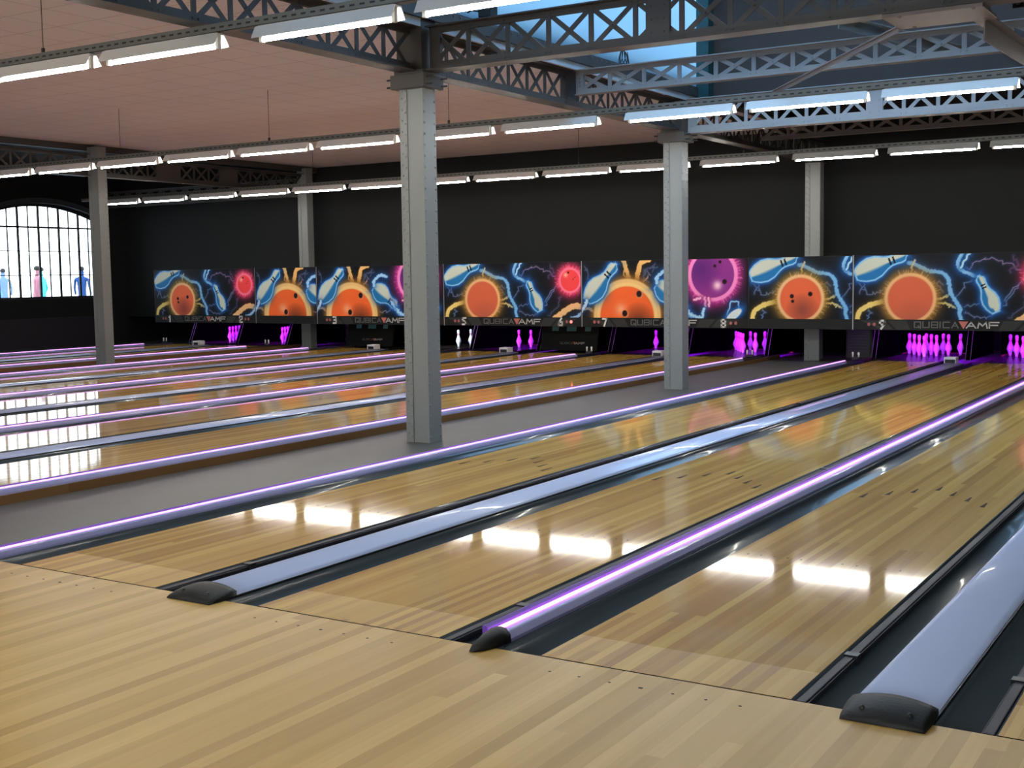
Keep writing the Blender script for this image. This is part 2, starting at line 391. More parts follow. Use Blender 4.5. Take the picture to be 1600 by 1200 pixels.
LANE_LABEL = {
 1: 'farthest glossy bowling lane, running to the white number 1', 2: 'bowling lane running to the white number 2, before the far aisle',
 3: 'bowling lane running to the white number 3 and its lowered guard', 4: 'bowling lane ending at two plain white pins, beyond lane 5',
 5: 'bowling lane running to the white number 5', 6: 'bowling lane running to the white number 6',
 7: 'bowling lane running to the white number 7', 8: 'bowling lane running to the white number 8, just beyond the grey aisle',
 9: 'glossy wooden bowling lane running to the white number 9, nearest the grey aisle',
 10: 'wooden bowling lane between the lilac capping and the lit purple strip',
 11: 'wooden bowling lane with seven clear dark arrows, lit purple strip on its left',
 12: 'bowling lane cut off at the bottom right corner of the picture'}
for k, x0 in LX.items():
    t = thing('bowling_lane', LANE_LABEL[k], 'bowling lane', (x0, 0, 0), 0, 'bowling lanes')
    MB().box(0, W, .006, YE, ZF+.001, 0).build('lane_surface', M['lane'], t)
    MB().box(0, W, -.0056, .0056, ZF+.002, -.0006).build('foul_line', M['curtain'], t)
    MB().box(0, W, YE, 19.35, ZF+.001, -.004).build('pin_deck', M['deck'], t)
    if k >= 9:
        for j in range(7):
            x = W*(j+1)/8; y = 4.77 - .165*abs(j-3)
            m = MB(); m.prism([(x-.016, y-.17), (x+.016, y-.17), (x+.004, y), (x-.004, y)], .0002, .0009, 'z')
            m.build('target_arrow', M['arrow'], t)
        m = MB()
        for j in list(range(1,6)) + list(range(8,13)):
            x = W*j/14; m.prism([(x+.006*math.cos(a*PI/4), 2.13+.009*math.sin(a*PI/4)) for a in range(8)], .0002, .0008, 'z')
        m.build('guide_dots', M['arrow'], t)

# ------------------------------------------------------------------ gutters, dividers
GW = .205
def gutter_mb(w, y0=.0, y1=17.10):
    pts = []
    for i in range(13):
        a = PI*i/12; pts.append((w/2 - (w/2-.006)*math.cos(a), -.002-.052*math.sin(a)**.8))
    pts = [(0, -.002)] + pts + [(w, -.002)]
    return MB().sheet(pts, y0, y1, 'y')
gp = {}
def gutter(x, w, label, rail=None):
    """channel beside a lane; rail 'l' or 'r' adds the folded bumper rail on that side"""
    t = thing('gutter', label, 'gutter', (x, 0, 0), 0, 'gutters beside the lanes')
    key = round(w, 3)
    if key not in gp:
        o = gutter_mb(w).build('channel', M['gutter'], t, recalc=True); gp[key] = o.data
    else:
        o = bpy.data.objects.new('channel', gp[key]); COL.objects.link(o); o.parent = t
    if rail:
        s = 1 if rail == 'l' else -1; b = 0 if rail == 'l' else w
        r = MB(); a0, a1 = sorted((b+s*.014, b+s*.052)); r.box(a0, a1, .02, 17.0, -.032, -.007)
        a0, a1 = sorted((b+s*.052, b+s*.060)); r.box(a0, a1, .02, 17.0, -.036, -.012)
        ro = r.build('bumper_rail', M['rail'], t, bevel=.006)
        for y in (.62, 5.2, 9.8, 14.4):
            a0, a1 = sorted((b+s*.010, b+s*.066)); MB().box(a0, a1, y, y+.05, -.04, -.001).build('rail_clamp', M['black'], t)
    return t
def side(k): return 'the lane numbered %d' % k if k < 10 else {10:'the lane right of the number 9 lane', 11:'the lane with seven clear arrows', 12:'the lane in the bottom right corner'}[k]

def wide_cap(x, label):
    t = thing('lane_divider', label, 'lane divider', (x, 0, 0), 0, 'lilac capped dividers between paired lanes')
    w = D - 2*GW - .02; x0 = GW+.01
    prof = [(x0+w*i/10, .016+.017*math.sin(PI*i/10)**.8) for i in range(11)]
    MB().prism([(x0, -.05)] + prof + [(x0+w, -.05)], .03, 16.6, 'y', smooth=True).build('capping', M['cap'], t)
    m = MB(); m.box(x0-.008, x0, .03, 16.6, -.05, .008); m.box(x0+w, x0+w+.008, .03, 16.6, -.05, .008)
    m.build('edge_strip', M['black'], t)
    # rubber nose over the foul line
    prof = [(x0-.007 + (w+.014)*i/12, .030+.026*math.sin(PI*i/12)**.8) for i in range(13)]
    m = MB(); n = len(prof)
    rows = [(.075, 1.0), (.04, 1.0), (.0, .97), (-.05, .72), (-.088, .42), (-.105, .16)]
    vs = []
    for (y, s) in rows:
        for (px, pz) in prof: vs.append((x0+w/2 + (px-x0-w/2)*(1-.04*(1-s)), y, .001+pz*s))
    fs = [(r*n+i, r*n+i+1, (r+1)*n+i+1, (r+1)*n+i) for r in range(len(rows)-1) for i in range(n-1)]
    b = len(vs)
    for (y, s) in rows: vs += [(vs[rows.index((y,s))*n][0], y, -.045 if y > 0 else .0005), (vs[rows.index((y,s))*n+n-1][0], y, -.045 if y > 0 else .0005)]
    for r in range(len(rows)-1):
        fs += [(r*n, (r+1)*n, b+2*r+2, b+2*r), (r*n+n-1, b+2*r+1, b+2*r+3, (r+1)*n+n-1)]
    fs += [tuple(range(n-1,-1,-1)) + (b, b+1)[:2][::1], tuple((len(rows)-1)*n+i for i in range(n)) + (b+2*len(rows)-1, b+2*len(rows)-2)]
    m.add(vs, fs, True); no = m.build('end_nose', M['nose'], t)
    for sx in (.06, w-.06):
        MB().dome((x0+sx, -.052, .036), .011, (0,-.6,.8), 8).build('screw', M['black'], t)
    return t
def narrow_cap(x, label):
    t = thing('light_strip_divider', label, 'lane divider', (x, 0, 0), 0, 'narrow dividers with a lit purple strip')
    x0 = .215; x1 = .305
    MB().prism([(x0,-.05), (x1,-.05), (x1,.012), (x1-.022,.040), (x0+.03,.045), (x0+.004,.028), (x0,.02)][::1], .06, 16.2, 'y').build('capping', M['cap_n'], t, bevel=.006)
    MB().prism([(x0-.008,.010), (x0+.020,.040), (x0+.046,.0490), (x0+.016,.052), (x0-.014,.030)], .07, 16.2, 'y').build('light_strip', M['led'], t)
    MB().prism([(x0-.044,-.05),(x0-.016,-.05),(x0-.016,.048),(x0-.030,.058),(x0-.044,.054)], .09, 16.2, 'y').build('painted_glow_lip', M['violet'], t)  # added lip, coloured violet for the strip's glow in the gutter
    MB().box(x1, x1+.012, .05, 17.0, -.05, -.004).build('edge_strip', M['black'], t)
    MB().box(x0, x1, 16.2, 17.05, -.05, .03).build('tail_capping', M['rail'], t)
    # pointed black nose
    m = MB(); vs = []; rows = [(.10, .052, .060, 0), (.06, .052, .062, 0), (0, .046, .052, -.004), (-.06, .034, .030, -.012), (-.098, .012, .006, -.02)]
    xc = (x0+x1)/2
    for (y, hw, h, sh) in rows:
        for (dx, dz) in ((-1,0), (-.92,.55), (-.5,.95), (0,1), (.5,.95), (.92,.55), (1,0)):
            vs.append((xc+sh+dx*hw, y, .001+h*dz))
    n = 7
    fs = [(r*n+i, r*n+i+1, (r+1)*n+i+1, (r+1)*n+i) for r in range(len(rows)-1) for i in range(n-1)] + [tuple(range(n)), tuple(range((len(rows)-1)*n, len(rows)*n))[::-1]]
    fs += [(r*n, (r+1)*n, (r+1)*n+n-1, r*n+n-1) for r in range(len(rows)-1)]
    m.add(vs, fs, True); m.build('end_nose', M['nose'], t)
    return t
def aisle_cap(x, label, fascia_side):
    """lit capping along an aisle edge: x is the aisle-side face; s=+1 lane lies to the right"""
    t = thing('light_strip_edging', label, 'lane edging', (x, 0, 0), 0, 'lit edgings along the aisles')
    if fascia_side < 0:
        x0, x1 = 0, .052
    else: x0, x1 = -.052, 0
    MB().prism([(x0,-.05), (x1,-.05), (x1,.010), (x1-.008,.036), (x0+.03,.045), (x0+.004,.028), (x0,.02)], .0, 16.2, 'y').build('capping', M['cap_n'], t, bevel=.006)
    MB().prism([(x0-.008,.008), (x0+.020,.040), (x0+.034,.0490), (x0+.016,.052), (x0-.014,.030)], .0, 16.2, 'y').build('light_strip', M['led'], t)
    MB().prism([(x0-.036,-.003),(x0-.016,-.003),(x0-.016,.046),(x0-.024,.056),(x0-.036,.050)], .0, 16.2, 'y').build('painted_glow_lip', M['violet'], t)  # added lip whose violet paints the purple halo beside the strip
    MB().box(x0, x1, 16.2, 17.1, -.05, .02).build('tail_capping', M['rail'], t)
    return t

NEAR = {9:'number 9', 10:'lit strip'}
# wide dividers (right of odd lanes)
wl = {1:'lilac capping between the lanes numbered 1 and 2', 3:'lilac capping between the lanes numbered 3 and 4', 5:'lilac capping between the lanes numbered 5 and 6',
      7:'lilac capping between the lanes numbered 7 and 8', 9:'long lilac capping with black nose right of the number 9 lane',
      11:'broad lilac capping with big black nose at the bottom right corner'}
for k in (1,3,5,7,9,11):
    x = LX[k]+W; wide_cap(x, wl[k])
    gutter(x, GW, 'dark gutter along the right side of ' + side(k), 'l' if k >= 9 else None)
    gutter(x+D-GW, GW, 'dark gutter along the left side of ' + side(k+1), 'r' if k == 11 else None)
nl = {4:'thin lit purple strip between the lanes numbered 4 and 5', 6:'thin lit purple strip between the lanes numbered 6 and 7',
      10:'lit purple strip with small pointed black nose in the foreground'}
for k in (4,6,10):
    x = LX[k]+W; narrow_cap(x, nl[k])
    gutter(x, .165, 'dark gutter along the right side of ' + side(k), 'l' if k == 10 else None)
    gutter(x+NA-.195, .195, 'dark gutter along the left side of ' + side(k+1), None)
for k, lb in ((1,'lit purple edging at the far left of the number 1 lane'), (3,'lit purple edging between the far aisle and the number 3 lane'), (9,'lit purple edging between the grey aisle and the number 9 lane')):
    x = LX[k]; aisle_cap(x-.295, lb, -1); gutter(x-.238, .238, 'dark gutter along the left side of ' + side(k))
for k, lb in ((2,'lit purple edging between the number 2 lane and the far aisle'), (8,'lit purple edging on wooden board between lane 8 and the grey aisle')):
    x = LX[k]+W; aisle_cap(x+.30, lb, 1); gutter(x, GW, 'dark gutter along the right side of ' + side(k))
    t = tag(MB().box(x+.30, x+.318, .0, 18.0, ZF, -.004).build('side_board', M['fascia']), 'brown wooden side board below the lit edging, bordering the %s' % ('far aisle' if k == 2 else 'near grey aisle'), 'side board')
t = tag(MB().box(LX[9]-.326, LX[9]-.308, .0, 18.0, ZF, -.004).build('side_board', M['fascia']), 'brown wooden side board facing the grey aisle below lane 9', 'side board')
t = tag(MB().box(LX[3]-.326, LX[3]-.308, .0, 18.0, ZF, -.004).build('side_board', M['fascia']), 'brown wooden side board facing the far aisle below lane 3', 'side board')

# ------------------------------------------------------------------ columns
def column(x, y, zt, label, detail=True):
    """box column of plates and corner angles, riveted; x,y is its centre"""
    t = thing('riveted_column', label, 'column', (x, y, ZF), 0, 'riveted steel columns')
    H = zt-ZF; hx, hy = .14, .105
    m = MB(); m.box(-hx+.03, hx-.012, -hy+.012, hy-.012, 0, H)
    m.build('shaft', M['paint'], t)
    m = MB()
    m.box(hx-.012, hx, -hy, hy, 0, H); m.box(-hx, -hx+.012, -hy, hy, 0, H)          # side plates
    m.build('side_plates', M['paint'], t, bevel=.002)
    m = MB()
    m.box(-hx+.012, -hx+.088, -hy, -hy+.010, 0, H); m.box(-hx+.012, -hx+.088, hy-.010, hy, 0, H)
    m.box(hx-.040, hx-.012, -hy+.004, -hy+.012, 0, H)
    m.build('corner_angles', M['paint'], t, bevel=.002)
    m = MB(); n = int(H/.105)
    for i in range(n):
        z = .06 + i*.105
        for yy in (-hy+.022, hy-.022): m.dome((hx, yy, z), .014, (1,0,0)); 
        for xx in (-hx+.03, -hx+.068): m.dome((xx, -hy, z+.03*(xx < -hx+.05)), .013, (0,-1,0))
    m.build('rivets', M['paint'], t)
    return t
def col_head(t, H):
    m = MB(); m.box(-.20,.20,-.165,.165,H-.155,H-.02); m.build('capital', M['steel'], t, bevel=.006)
    m = MB(); m.box(-.17,.17,-.14,.14,H-.02,H+.02); m.box(-.15,.15,-.12,.12,H+.02,H+.50)
    m.build('gusset_box', M['steel'], t, bevel=.004)
    for z in (H-.125, H-.055):
        for yy in (-.12, .12): 
            m = MB(); m.tube([(-.27,yy,z),(.27,yy,z)], .009, 6); m.build('tie_bolt', M['wire'], t)
for (x, y, lb, hd) in ((XC, YC[0], 'nearest grey riveted steel column on the grey aisle floor', 1),
                       (XC-.02, YC[1], 'second riveted steel column on the grey aisle, nearer the pins', 1),
                       (XC-.02, YC[2], 'grey column behind the lightning panel between numbers 8 and 9', 0),
                       (XC0+.14, YC[1]+.0, 'grey column beside the arched window', 0),
                       (XC0, YC[2], 'grey column behind the panels between numbers 2 and 3', 0)):
    zt = 3.50 if x > -5 else 3.5
    t = column(x, y, zt if hd else (3.50 if x > -5 else 4.1), lb)
    if hd: col_head(t, zt-ZF+.01)

# ------------------------------------------------------------------ lattice girders
LG = {}
def girder(label, p, length, along, zb, zt, pitch=.43, fl=.16, ch=.075, plates=(), mt='steel'):
    """lattice girder: chords of angles, crossed flat braces, posts. Built along local X."""
    t = thing('lattice_girder', label, 'girder', (p[0], p[1], zb), 0 if along == 'x' else PI/2, 'lattice girders under the roof')
    h = zt-zb; L = length; mm = M[mt]
    m = MB(); m.box(0, L, -fl/2, fl/2, 0, .012); m.box(0, L, -.018, -.008, .012, ch); m.box(0, L, .008, .018, .012, ch); m.build('bottom_chord', mm, t)
    m = MB(); m.box(0, L, -fl/2, fl/2, h-.012, h); m.box(0, L, -.018, -.008, h-.06, h-.012); m.box(0, L, .008, .018, h-.06, h-.012); m.build('top_chord', mm, t)
    n = max(1, round(L/pitch)); dx = L/n; key = (round(dx,4), round(h,3), mt)
    if key not in LG:
        a = MB(); a.bar((.0,-.004,.03), (dx,-.004,h-.03), .045, .007, (0,1,0)); a.bar((.0,.004,h-.03), (dx,.004,.03), .045, .007, (0,1,0))
        for (xx, zz) in ((.03,.045),(dx-.03,.045),(dx/2,h/2),(.03,h-.04),(dx-.03,h-.04)): a.dome((xx,-.019,zz), .010, (0,-1,0), 5)
        b = MB(); b.box(-.024, .024, -.007, .007, .014, h-.014)
        A = a.build('cross_brace', mm, None); B = b.build('web_post', mm, None)
        LG[key] = (A.data, B.data); bpy.data.objects.remove(A); bpy.data.objects.remove(B)
    A, B = LG[key]
    for i in range(n):
        o = bpy.data.objects.new('cross_brace', A); COL.objects.link(o); o.parent = t; o.location = (dx*i, 0, 0)
        if i: o = bpy.data.objects.new('web_post', B); COL.objects.link(o); o.parent = t; o.location = (dx*i, 0, 0)
    for (a0, a1) in plates:
        m = MB(); m.box(a0, a1, -.022, .022, .012, h-.012)
        for sx in (.05, a1-a0-.05):
            for zz in (.1, h/2, h-.1): m.dome((a0+sx,-.022,zz), .010, (0,-1,0)); m.dome((a0+sx,.022,zz), .010, (0,1,0))
        m.build('splice_plate', mm, t)
    return t
# across the lanes, right bay
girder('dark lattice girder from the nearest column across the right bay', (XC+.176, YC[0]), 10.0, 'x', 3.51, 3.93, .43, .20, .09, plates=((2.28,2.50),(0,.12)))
girder('lighter lattice girder between the two aisle columns, right bay', (XC+.10, 8.6), 10.0, 'x', 3.64, 3.93, .43, .12, .07, plates=((0,.10),), mt='girder_lit')
girder('blue lit lattice girder from the second aisle column', (XC+.176, YC[1]), 10.0, 'x', 3.46, 3.93, .41, .20, .11, plates=((2.45,2.66),(0,.12)), mt='girder_lit')
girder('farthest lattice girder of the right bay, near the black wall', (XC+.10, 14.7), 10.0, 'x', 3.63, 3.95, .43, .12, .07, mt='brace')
# along the aisle columns
girder('lattice girder along the ceiling edge, before the nearest column', (XC, -6.0), 6+YC[0]-.12, 'y', 3.51, 3.93, .40, .20, .09)
girder('lattice girder along the ceiling edge between the two aisle columns', (XC, YC[0]+.12), YC[1]-YC[0]-.24, 'y', 3.51, 3.93, .40, .20, .09, plates=((2.78,3.05),))
girder('lattice girder along the ceiling edge beyond the second aisle column', (XC, YC[1]+.12), YB-YC[1]-.14, 'y', 3.51, 3.93, .40, .20, .09)
# far column line and left bay
girder('lattice girder before the column beside the arched window', (XC0, 2.0), YC[1]-2.0-.12, 'y', 3.55, 3.97, .42, .20, .09)
girder('lattice girder beyond the column beside the arched window', (XC0, YC[1]+.12), 5.80, 'y', 3.55, 3.97, .42, .20, .09, plates=((1.45,2.1),(3.2,3.7)))
girder('lattice girder above the arched window, crossing the left bay', (XL+.02, YC[2]), XC0-XL-.17, 'x', 3.46, 3.88, .42, .20, .09)
# plan bracing at the hub
hub = thing('bracing_hub', 'brown bracket hub where diagonal braces meet, top right', 'bracket', (3.60, 5.72, 3.478))
MB().box(-.40, .34, -.25, .30, .0, .03).build('plate', M['brace'], hub, bevel=.004)
m = MB(); m.box(-.30, .30, .12, .26, .03, .14); m.build('saddle', M['brace'], hub, bevel=.01)
for (sx, sy) in ((-1,-1),(1,-1),(-1,1),(1,1)): 
    m = MB(); m.dome((sx*.27, sy*.23, 0), .02, (0,0,-1)); m.build('bolt', M['brace'], hub)
def angle_brace(p, q, label, w=.07, mt='brace'):
    p, q = Vector(p), Vector(q)
    t = tag(MB().bar((0,0,0), q-p, w, .012, (0,0,1)).bar(Vector((0,0,-w/2)), q-p+Vector((0,0,-w/2)), w, .012, (0,0,1) if False else ((q-p).normalized().cross(Vector((0,0,1))))).build('angle_brace', M[mt], None, loc=p), label, 'brace', 'diagonal braces under the roof')
    return t
angle_brace((3.19, 6.03, 3.508), (1.13, 8.84, 3.515), 'thin diagonal brace running down left from the bracket hub', .045)
angle_brace((3.84, 6.05, 3.49), (3.90, 7.9, 3.49), 'broad brownish diagonal brace running down right from the bracket hub', .16)
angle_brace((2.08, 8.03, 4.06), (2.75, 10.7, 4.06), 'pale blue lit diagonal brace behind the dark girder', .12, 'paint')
gr = thing('slotted_grille', 'dark slotted ventilation grille at the top right corner', 'grille', (4.0, 6.3, 3.60))
MB().box(0, .8, 0, .03, 0, .34).build('back_plate', M['dark'], gr)
m = MB()
for i in range(14): m.box(.03+i*.054, .055+i*.054, -.02, 0, .02, .32)
m.build('slats', M['steel'], gr)

# floodlight and coil on the girders
fl = thing('floodlight', 'small black floodlight standing on the dark girder', 'floodlight', (-.48, YC[0]+.02, 3.93))
MB().box(-.07, .07, -.05, .05, .02, .10).build('housing', M['black'], fl, bevel=.006)
MB().box(.05, .075, -.06, .06, 0, .13).build('bracket', M['black'], fl)
m = MB(); m.tube([(-.07,0,.08),(-.15,-.03,.10),(-.20,-.03,.085)], .008, 6); m.build('cable', M['cable'], fl)
m = MB()
for i in range(5):
    c = (0, i*.05, .085); m.tube([(c[0]+.02*math.sin(a*.4+i), c[1]+.035*math.cos(a*PI/8), c[2]+.08*math.sin(a*PI/8)) for a in range(17)], .006, 5)
tag(m.build('cable_coil', M['cable'], None, (XC+.2, 9.55, 4.13)), 'coil of black cable on the rivet-studded skylight rail', 'cable')

# ------------------------------------------------------------------ fluorescent lights
FLN = 1.30
def make_light(loc, label, group):
    t = thing('fluorescent_light', label, 'light', loc, 0, group)     # origin: right end, tube axis height
    L = FLN
    pr = [(-.083,.001), (-.077,.0), (-.030,.082), (.030,.082), (.077,.0), (.083,.001), (.035,.090), (-.035,.090)]
    MB().prism(pr, -L, 0, 'x').build('reflector', M['white'], t)
    MB().box(-L+.02, -.02, -.028, .028, .089, .097).build('gear_box', M['white'], t)
    m = MB(); m.tube([(-L+.05,0,-.006),(-.05,0,-.006)], .0130, 10); m.build('tube', M['tube'], t)
    for x in (-L+.035, -.035):
        MB().box(x-.015, x+.015, -.018, .018, -.024, .084).build('lampholder', M['holder'], t, bevel=.004)
    return t
proto = None
def light_row(y, z, ends, rowname, railx, lab):
    global proto
    ends = sorted(ends)
    for i, x in enumerate(ends):
        label = lab(i, len(ends))
        if proto is None: proto = make_light((x, y, z), label, 'fluorescent lights'); proto['group'] = rowname
        else: dup(proto, (x, y, z), label, group=rowname)
    t = thing('cable_trunking', 'perforated grey trunking carrying the %s' % rowname, 'trunking', (railx[0], y, z+.0972))
    L = railx[1]-railx[0]
    m = MB(); m.box(0, L, -.035, -.031, 0, .065); m.box(0, L, .031, .035, 0, .065); m.box(0, L, -.035, .035, .0, .004); m.build('channel', M['rail_grey'], t)
    m = MB(); k = int(L/.09)
    for i in range(k): m.box(.03+i*.09, .075+i*.09, -.0362, -.0350, .026, .040)
    m.build('slot_pattern', M['black'], t)['kind'] = 'stuff'
    x = .9
    while x < L:
        X = railx[0]+x
        if XC0 < X < XC-.2:
            top = ZC-(z+.0972)-.003
            m = MB(); m.tube([(x,0,.0),(x,0,.07),(x+.012,0,.10),(x,0,.13),(x,0,top)], .0035, 5); m.box(x-.012,x+.012,-.01,.01,.06,.11); m.build('suspension_wire', M['wire'], t)
        x += 3.02
    return t
def seq(a, n, p=1.465): return [a - p*i for i in range(n)]
def lab_row(row, n_in):
    def f(i, n):
        if i >= n_in: return 'fluorescent light of the %s row just beyond the right edge' % row
        if row == 'nearest': return ['fluorescent light at the far left of the nearest row, cut by the picture edge','fluorescent light second from left in the nearest row','third light of the nearest row, just left of the nearest column','light of the nearest row at the picture top, right of the nearest column'][i]
        return '%s fluorescent light from the left in the %s row' % (ORD[i], row)
    return f
light_row(2.7, 3.325, [-2.47, -1.02, .66, 2.15, 3.62], 'nearest row of fluorescent lights', (-4.0, 5.0), lab_row('nearest', 4))
light_row(8.6, 3.295, seq(-.91, 8) + [.76, 2.22, 3.67, 5.13], 'middle row of fluorescent lights', (-16, 6.5), lab_row('middle', 11))
light_row(14.7, 3.295, seq(-2.45, 10) + [-.93, .63, 2.11, 3.57, 5.03], 'far row of fluorescent lights', (-17.5, 6.5), lab_row('far', 14))
light_row(-3.3, 3.325, [-3.4, -1.9, -.4, 1.1, 2.6, 4.1, 5.6, 7.1, 8.6], 'unseen row of fluorescent lights added behind the bowler', (-5.0, 9.0), lambda i, n: 'unseen fluorescent light added over the approach behind the bowler, %s in its row' % ORD[i])  # unseen row, added to light the approach

# ------------------------------------------------------------------ masks
def art(kind):
    """the printed picture: bowling pins, balls and lightning on near-black; returns sRGB array and its size in metres"""
    UW, VH, s = 3.41, 1.09, .0100
    nx, ny = int(UW/s)+1, int(VH/s)+1
    U, V = np.meshgrid(np.linspace(0, UW, nx), np.linspace(0, VH, ny))
    rng = np.random.default_rng(3)
    C = np.empty((ny, nx, 3)); C[:] = (.050, .058, .080)
    def mix(c, a):
        nonlocal C; a = np.clip(a, 0, 1)[..., None]; C = C*(1-a) + np.array(c)*a
    def pdist(P, wob=0):
        P = np.array(P, float)
        if wob:
            Q = [P[0]]
            for a, b in zip(P, P[1:]):
                for t in np.linspace(0, 1, 6)[1:]:
                    Q.append(a+(b-a)*t + (rng.normal(0, wob, 2) if t < 1 else 0))
            P = np.array(Q)
        d = np.full(U.shape, 9.)
        for a, b in zip(P, P[1:]):
            ab = b-a; t = np.clip(((U-a[0])*ab[0]+(V-a[1])*ab[1])/max(1e-9,(ab@ab)), 0, 1)
            d = np.minimum(d, np.hypot(U-a[0]-t*ab[0], V-a[1]-t*ab[1]))
        return d
    def smooth(P, n=6):
        P = np.array(P, float); Q = []
        for i in range(len(P)-1):
            p0, p1, p2, p3 = P[max(i-1,0)], P[i], P[i+1], P[min(i+2,len(P)-1)]
            for t in np.linspace(0,1,n,endpoint=False):
                Q.append(.5*((2*p1)+(-p0+p2)*t+(2*p0-5*p1+4*p2-p3)*t*t+(-p0+3*p1-3*p2+p3)*t**3))
        Q.append(P[-1]); return Q
    def bolt(P, wd, c, glow=None, gr=.06, wob=0, a=1):
        d = pdist(P, wob)
        if glow: mix(glow, .75*np.exp(-np.maximum(d-wd,0)/gr))
        mix(c, a*np.clip((wd-d)/.010+.5, 0, 1))
    def thin(P, c=(.55,.58,.66), wob=.022, a=.75): bolt(P, .006, c, (.16,.24,.42), .02, wob, a)
    def pin(p0, p1, R, glow=True, flip=1):
        p0, p1 = np.array(p0), np.array(p1); ax = p1-p0; L = np.hypot(*ax); ax = ax/L; nn = np.array((-ax[1], ax[0]))*flip
        t = ((U-p0[0])*ax[0]+(V-p0[1])*ax[1])/L; q = (U-p0[0])*nn[0]+(V-p0[1])*nn[1]
        w = np.interp(t, [0,.03,.15,.30,.45,.60,.70,.80,.88,.95,1.0], [.40,.55,.85,1.0,.88,.52,.38,.40,.46,.40,.05])*R
        d = np.maximum(np.abs(q)-w, np.maximum(-t, t-1)*L)
        if glow: mix((.10,.36,.68), .95*np.exp(-np.maximum(d-.03,0)/.055))
        mix((.56,.80,.94), np.clip((.030-d)/.018, 0, 1))
        mix((.13,.45,.70), np.clip((-d)/.012, 0, 1)); 
        k = np.clip((q/np.maximum(w,.01)+.30)/.30, 0, 1)
        mix((.80,.83,.78), np.clip((-d)/.012, 0, 1)*k)
        st = ((np.abs(t-.68) < .018) | (np.abs(t-.755) < .018)) & (d < -.01) & (q < w*.75)
        mix((.03,.06,.12), st*1.)
    def ball(c, r, col, ring, fuzz, fr, holes=(), hl=None, dark=None, plain=False, spikes=60, rk=1.19):
        x, y = U-c[0], V-c[1]; rr = np.hypot(x, y); an = np.arctan2(y, x)
        sp = np.zeros_like(rr)
        for k in range(spikes):
            a0 = rng.uniform(-PI, PI); ln = rng.uniform(.3, 1.0)*fr; da = np.abs((an-a0+PI) % (2*PI)-PI)*rr
            sp = np.maximum(sp, np.clip(1-da/(.013*(1-np.clip((rr-r)/ln,0,.98))+1e-4), 0, 1)*(rr-r < ln))
        mix(fuzz, .9*np.exp(-(np.maximum(rr-r*rk*.98, 0)/(fr*.62))**1.4))
        mix(ring, .85*sp)
        mix(ring, np.clip((r*rk-rr)/.03, 0, 1)); mix([min(1,q*1.12) for q in ring], .6*np.exp(-((rr-r*1.07)/(r*.05))**2))
        mix(col, np.clip((r-rr)/.012, 0, 1))
        ins = np.clip((r-rr)/.012, 0, 1)
        if dark is not None:
            dd = np.hypot(x-dark[0]*r, y-dark[1]*r)/r; mix(dark[2], ins*np.clip(1.15-dd/dark[3], 0, 1)*.85)
        if hl is not None:
            dd = np.hypot(x-hl[0]*r, y-hl[1]*r)/r; mix(hl[2], ins*np.exp(-(dd/hl[3])**2))
        for (hx, hy, hr) in holes:
            dd = np.hypot((x-hx*r), (y-hy*r)); mix((.10,.05,.06), np.clip((hr-dd)/.01, 0, 1))
        if plain: mix(col, .35*np.clip((r*1.1-rr)/.10, 0, 1))
    if kind in ('A', 'P'):
        a = lambda px, py: ((px-45)/1495*3.41, (660-py)/565*1.09)
        thin([a(80,330),a(130,400),a(160,440),a(210,430),a(265,400)]); thin([a(900,320),a(850,380),a(790,460)]); thin([a(850,550),a(955,515)])
        thin([a(860,215),a(950,160),a(1030,130),a(1130,180),a(1225,240)], (.72,.55,.66)); thin([a(1110,540),a(1180,430),a(1235,340)], (.6,.65,.75)); thin([a(1120,500),a(1215,360)], (.6,.65,.75))
        thin([a(860,590),a(920,630),a(960,645),a(1030,625)]); thin([a(160,560),a(165,610),a(150,660)], (.45,.65,.85)); thin([a(1150,640),a(1240,560),a(1280,450)], (.35,.33,.36))
        thin([a(90,430),a(120,330)]); thin([a(700,360),a(640,340),a(700,420)], (.5,.47,.45)); thin([a(1175,120),a(1205,190),a(1160,260)], (.45,.2,.28))
        bolt(smooth([a(75,680),a(85,600),a(130,555),a(200,520),a(300,495)]), .036, (.93,.84,.50), (.45,.36,.12), .03, .006)
        bolt(smooth([a(640,490),a(700,470),a(745,440)]), .012, (.9,.84,.55), None, .03, .01); bolt(smooth([a(640,520),a(720,520),a(790,560)]), .012, (.9,.84,.55), None, .03, .01)
        bolt(smooth([a(445,165),a(500,180),a(580,232),a(690,255),a(738,320),a(750,420),a(790,500),a(818,560),a(815,610),a(840,680)]), .024, (.47,.72,.92), (.12,.34,.62), .05, .008)
        bolt([a(470,260),a(480,190),a(495,140)], .014, (.85,.78,.62), None, .02, .01)
        cen = a(465,475)
        if kind == 'P': ball(cen, .375, (.83,.40,.28), (.86,.68,.47), (.62,.45,.20), .17, plain=True, dark=(.1,-.95,(.66,.36,.30),.9), spikes=120)
        else: ball(cen, .375, (.90,.42,.27), (.88,.70,.50), (.60,.46,.18), .17, holes=((-.42,.12,.042),(.47,.22,.045),(-.38,-.12,.034)), dark=(.1,-.55,(.55,.27,.23),.75), spikes=120)
        pin(a(62,268), a(432,92), .19)
        bolt(smooth([a(845,60),a(800,160),a(815,225),a(880,265),a(955,305)]), .024, (.60,.82,.95), (.10,.38,.70), .06, .006)
        bolt([a(890,70),a(850,150),a(820,215)], .016, (.70,.88,.96), (.10,.38,.70), .05, .01)
        pin(a(1065,590), a(945,290), .125, flip=-1)
        mix((.80,.83,.77), np.clip((.085-np.hypot((U-a(1040,500)[0])*1.15, (V-a(1040,500)[1])*.62))/.02, 0, 1))
        bolt(smooth([a(1190,690),a(1300,610),a(1400,545),a(1480,555),a(1560,590)]), .050, (.94,.76,.54), (.35,.22,.10), .03, .01)
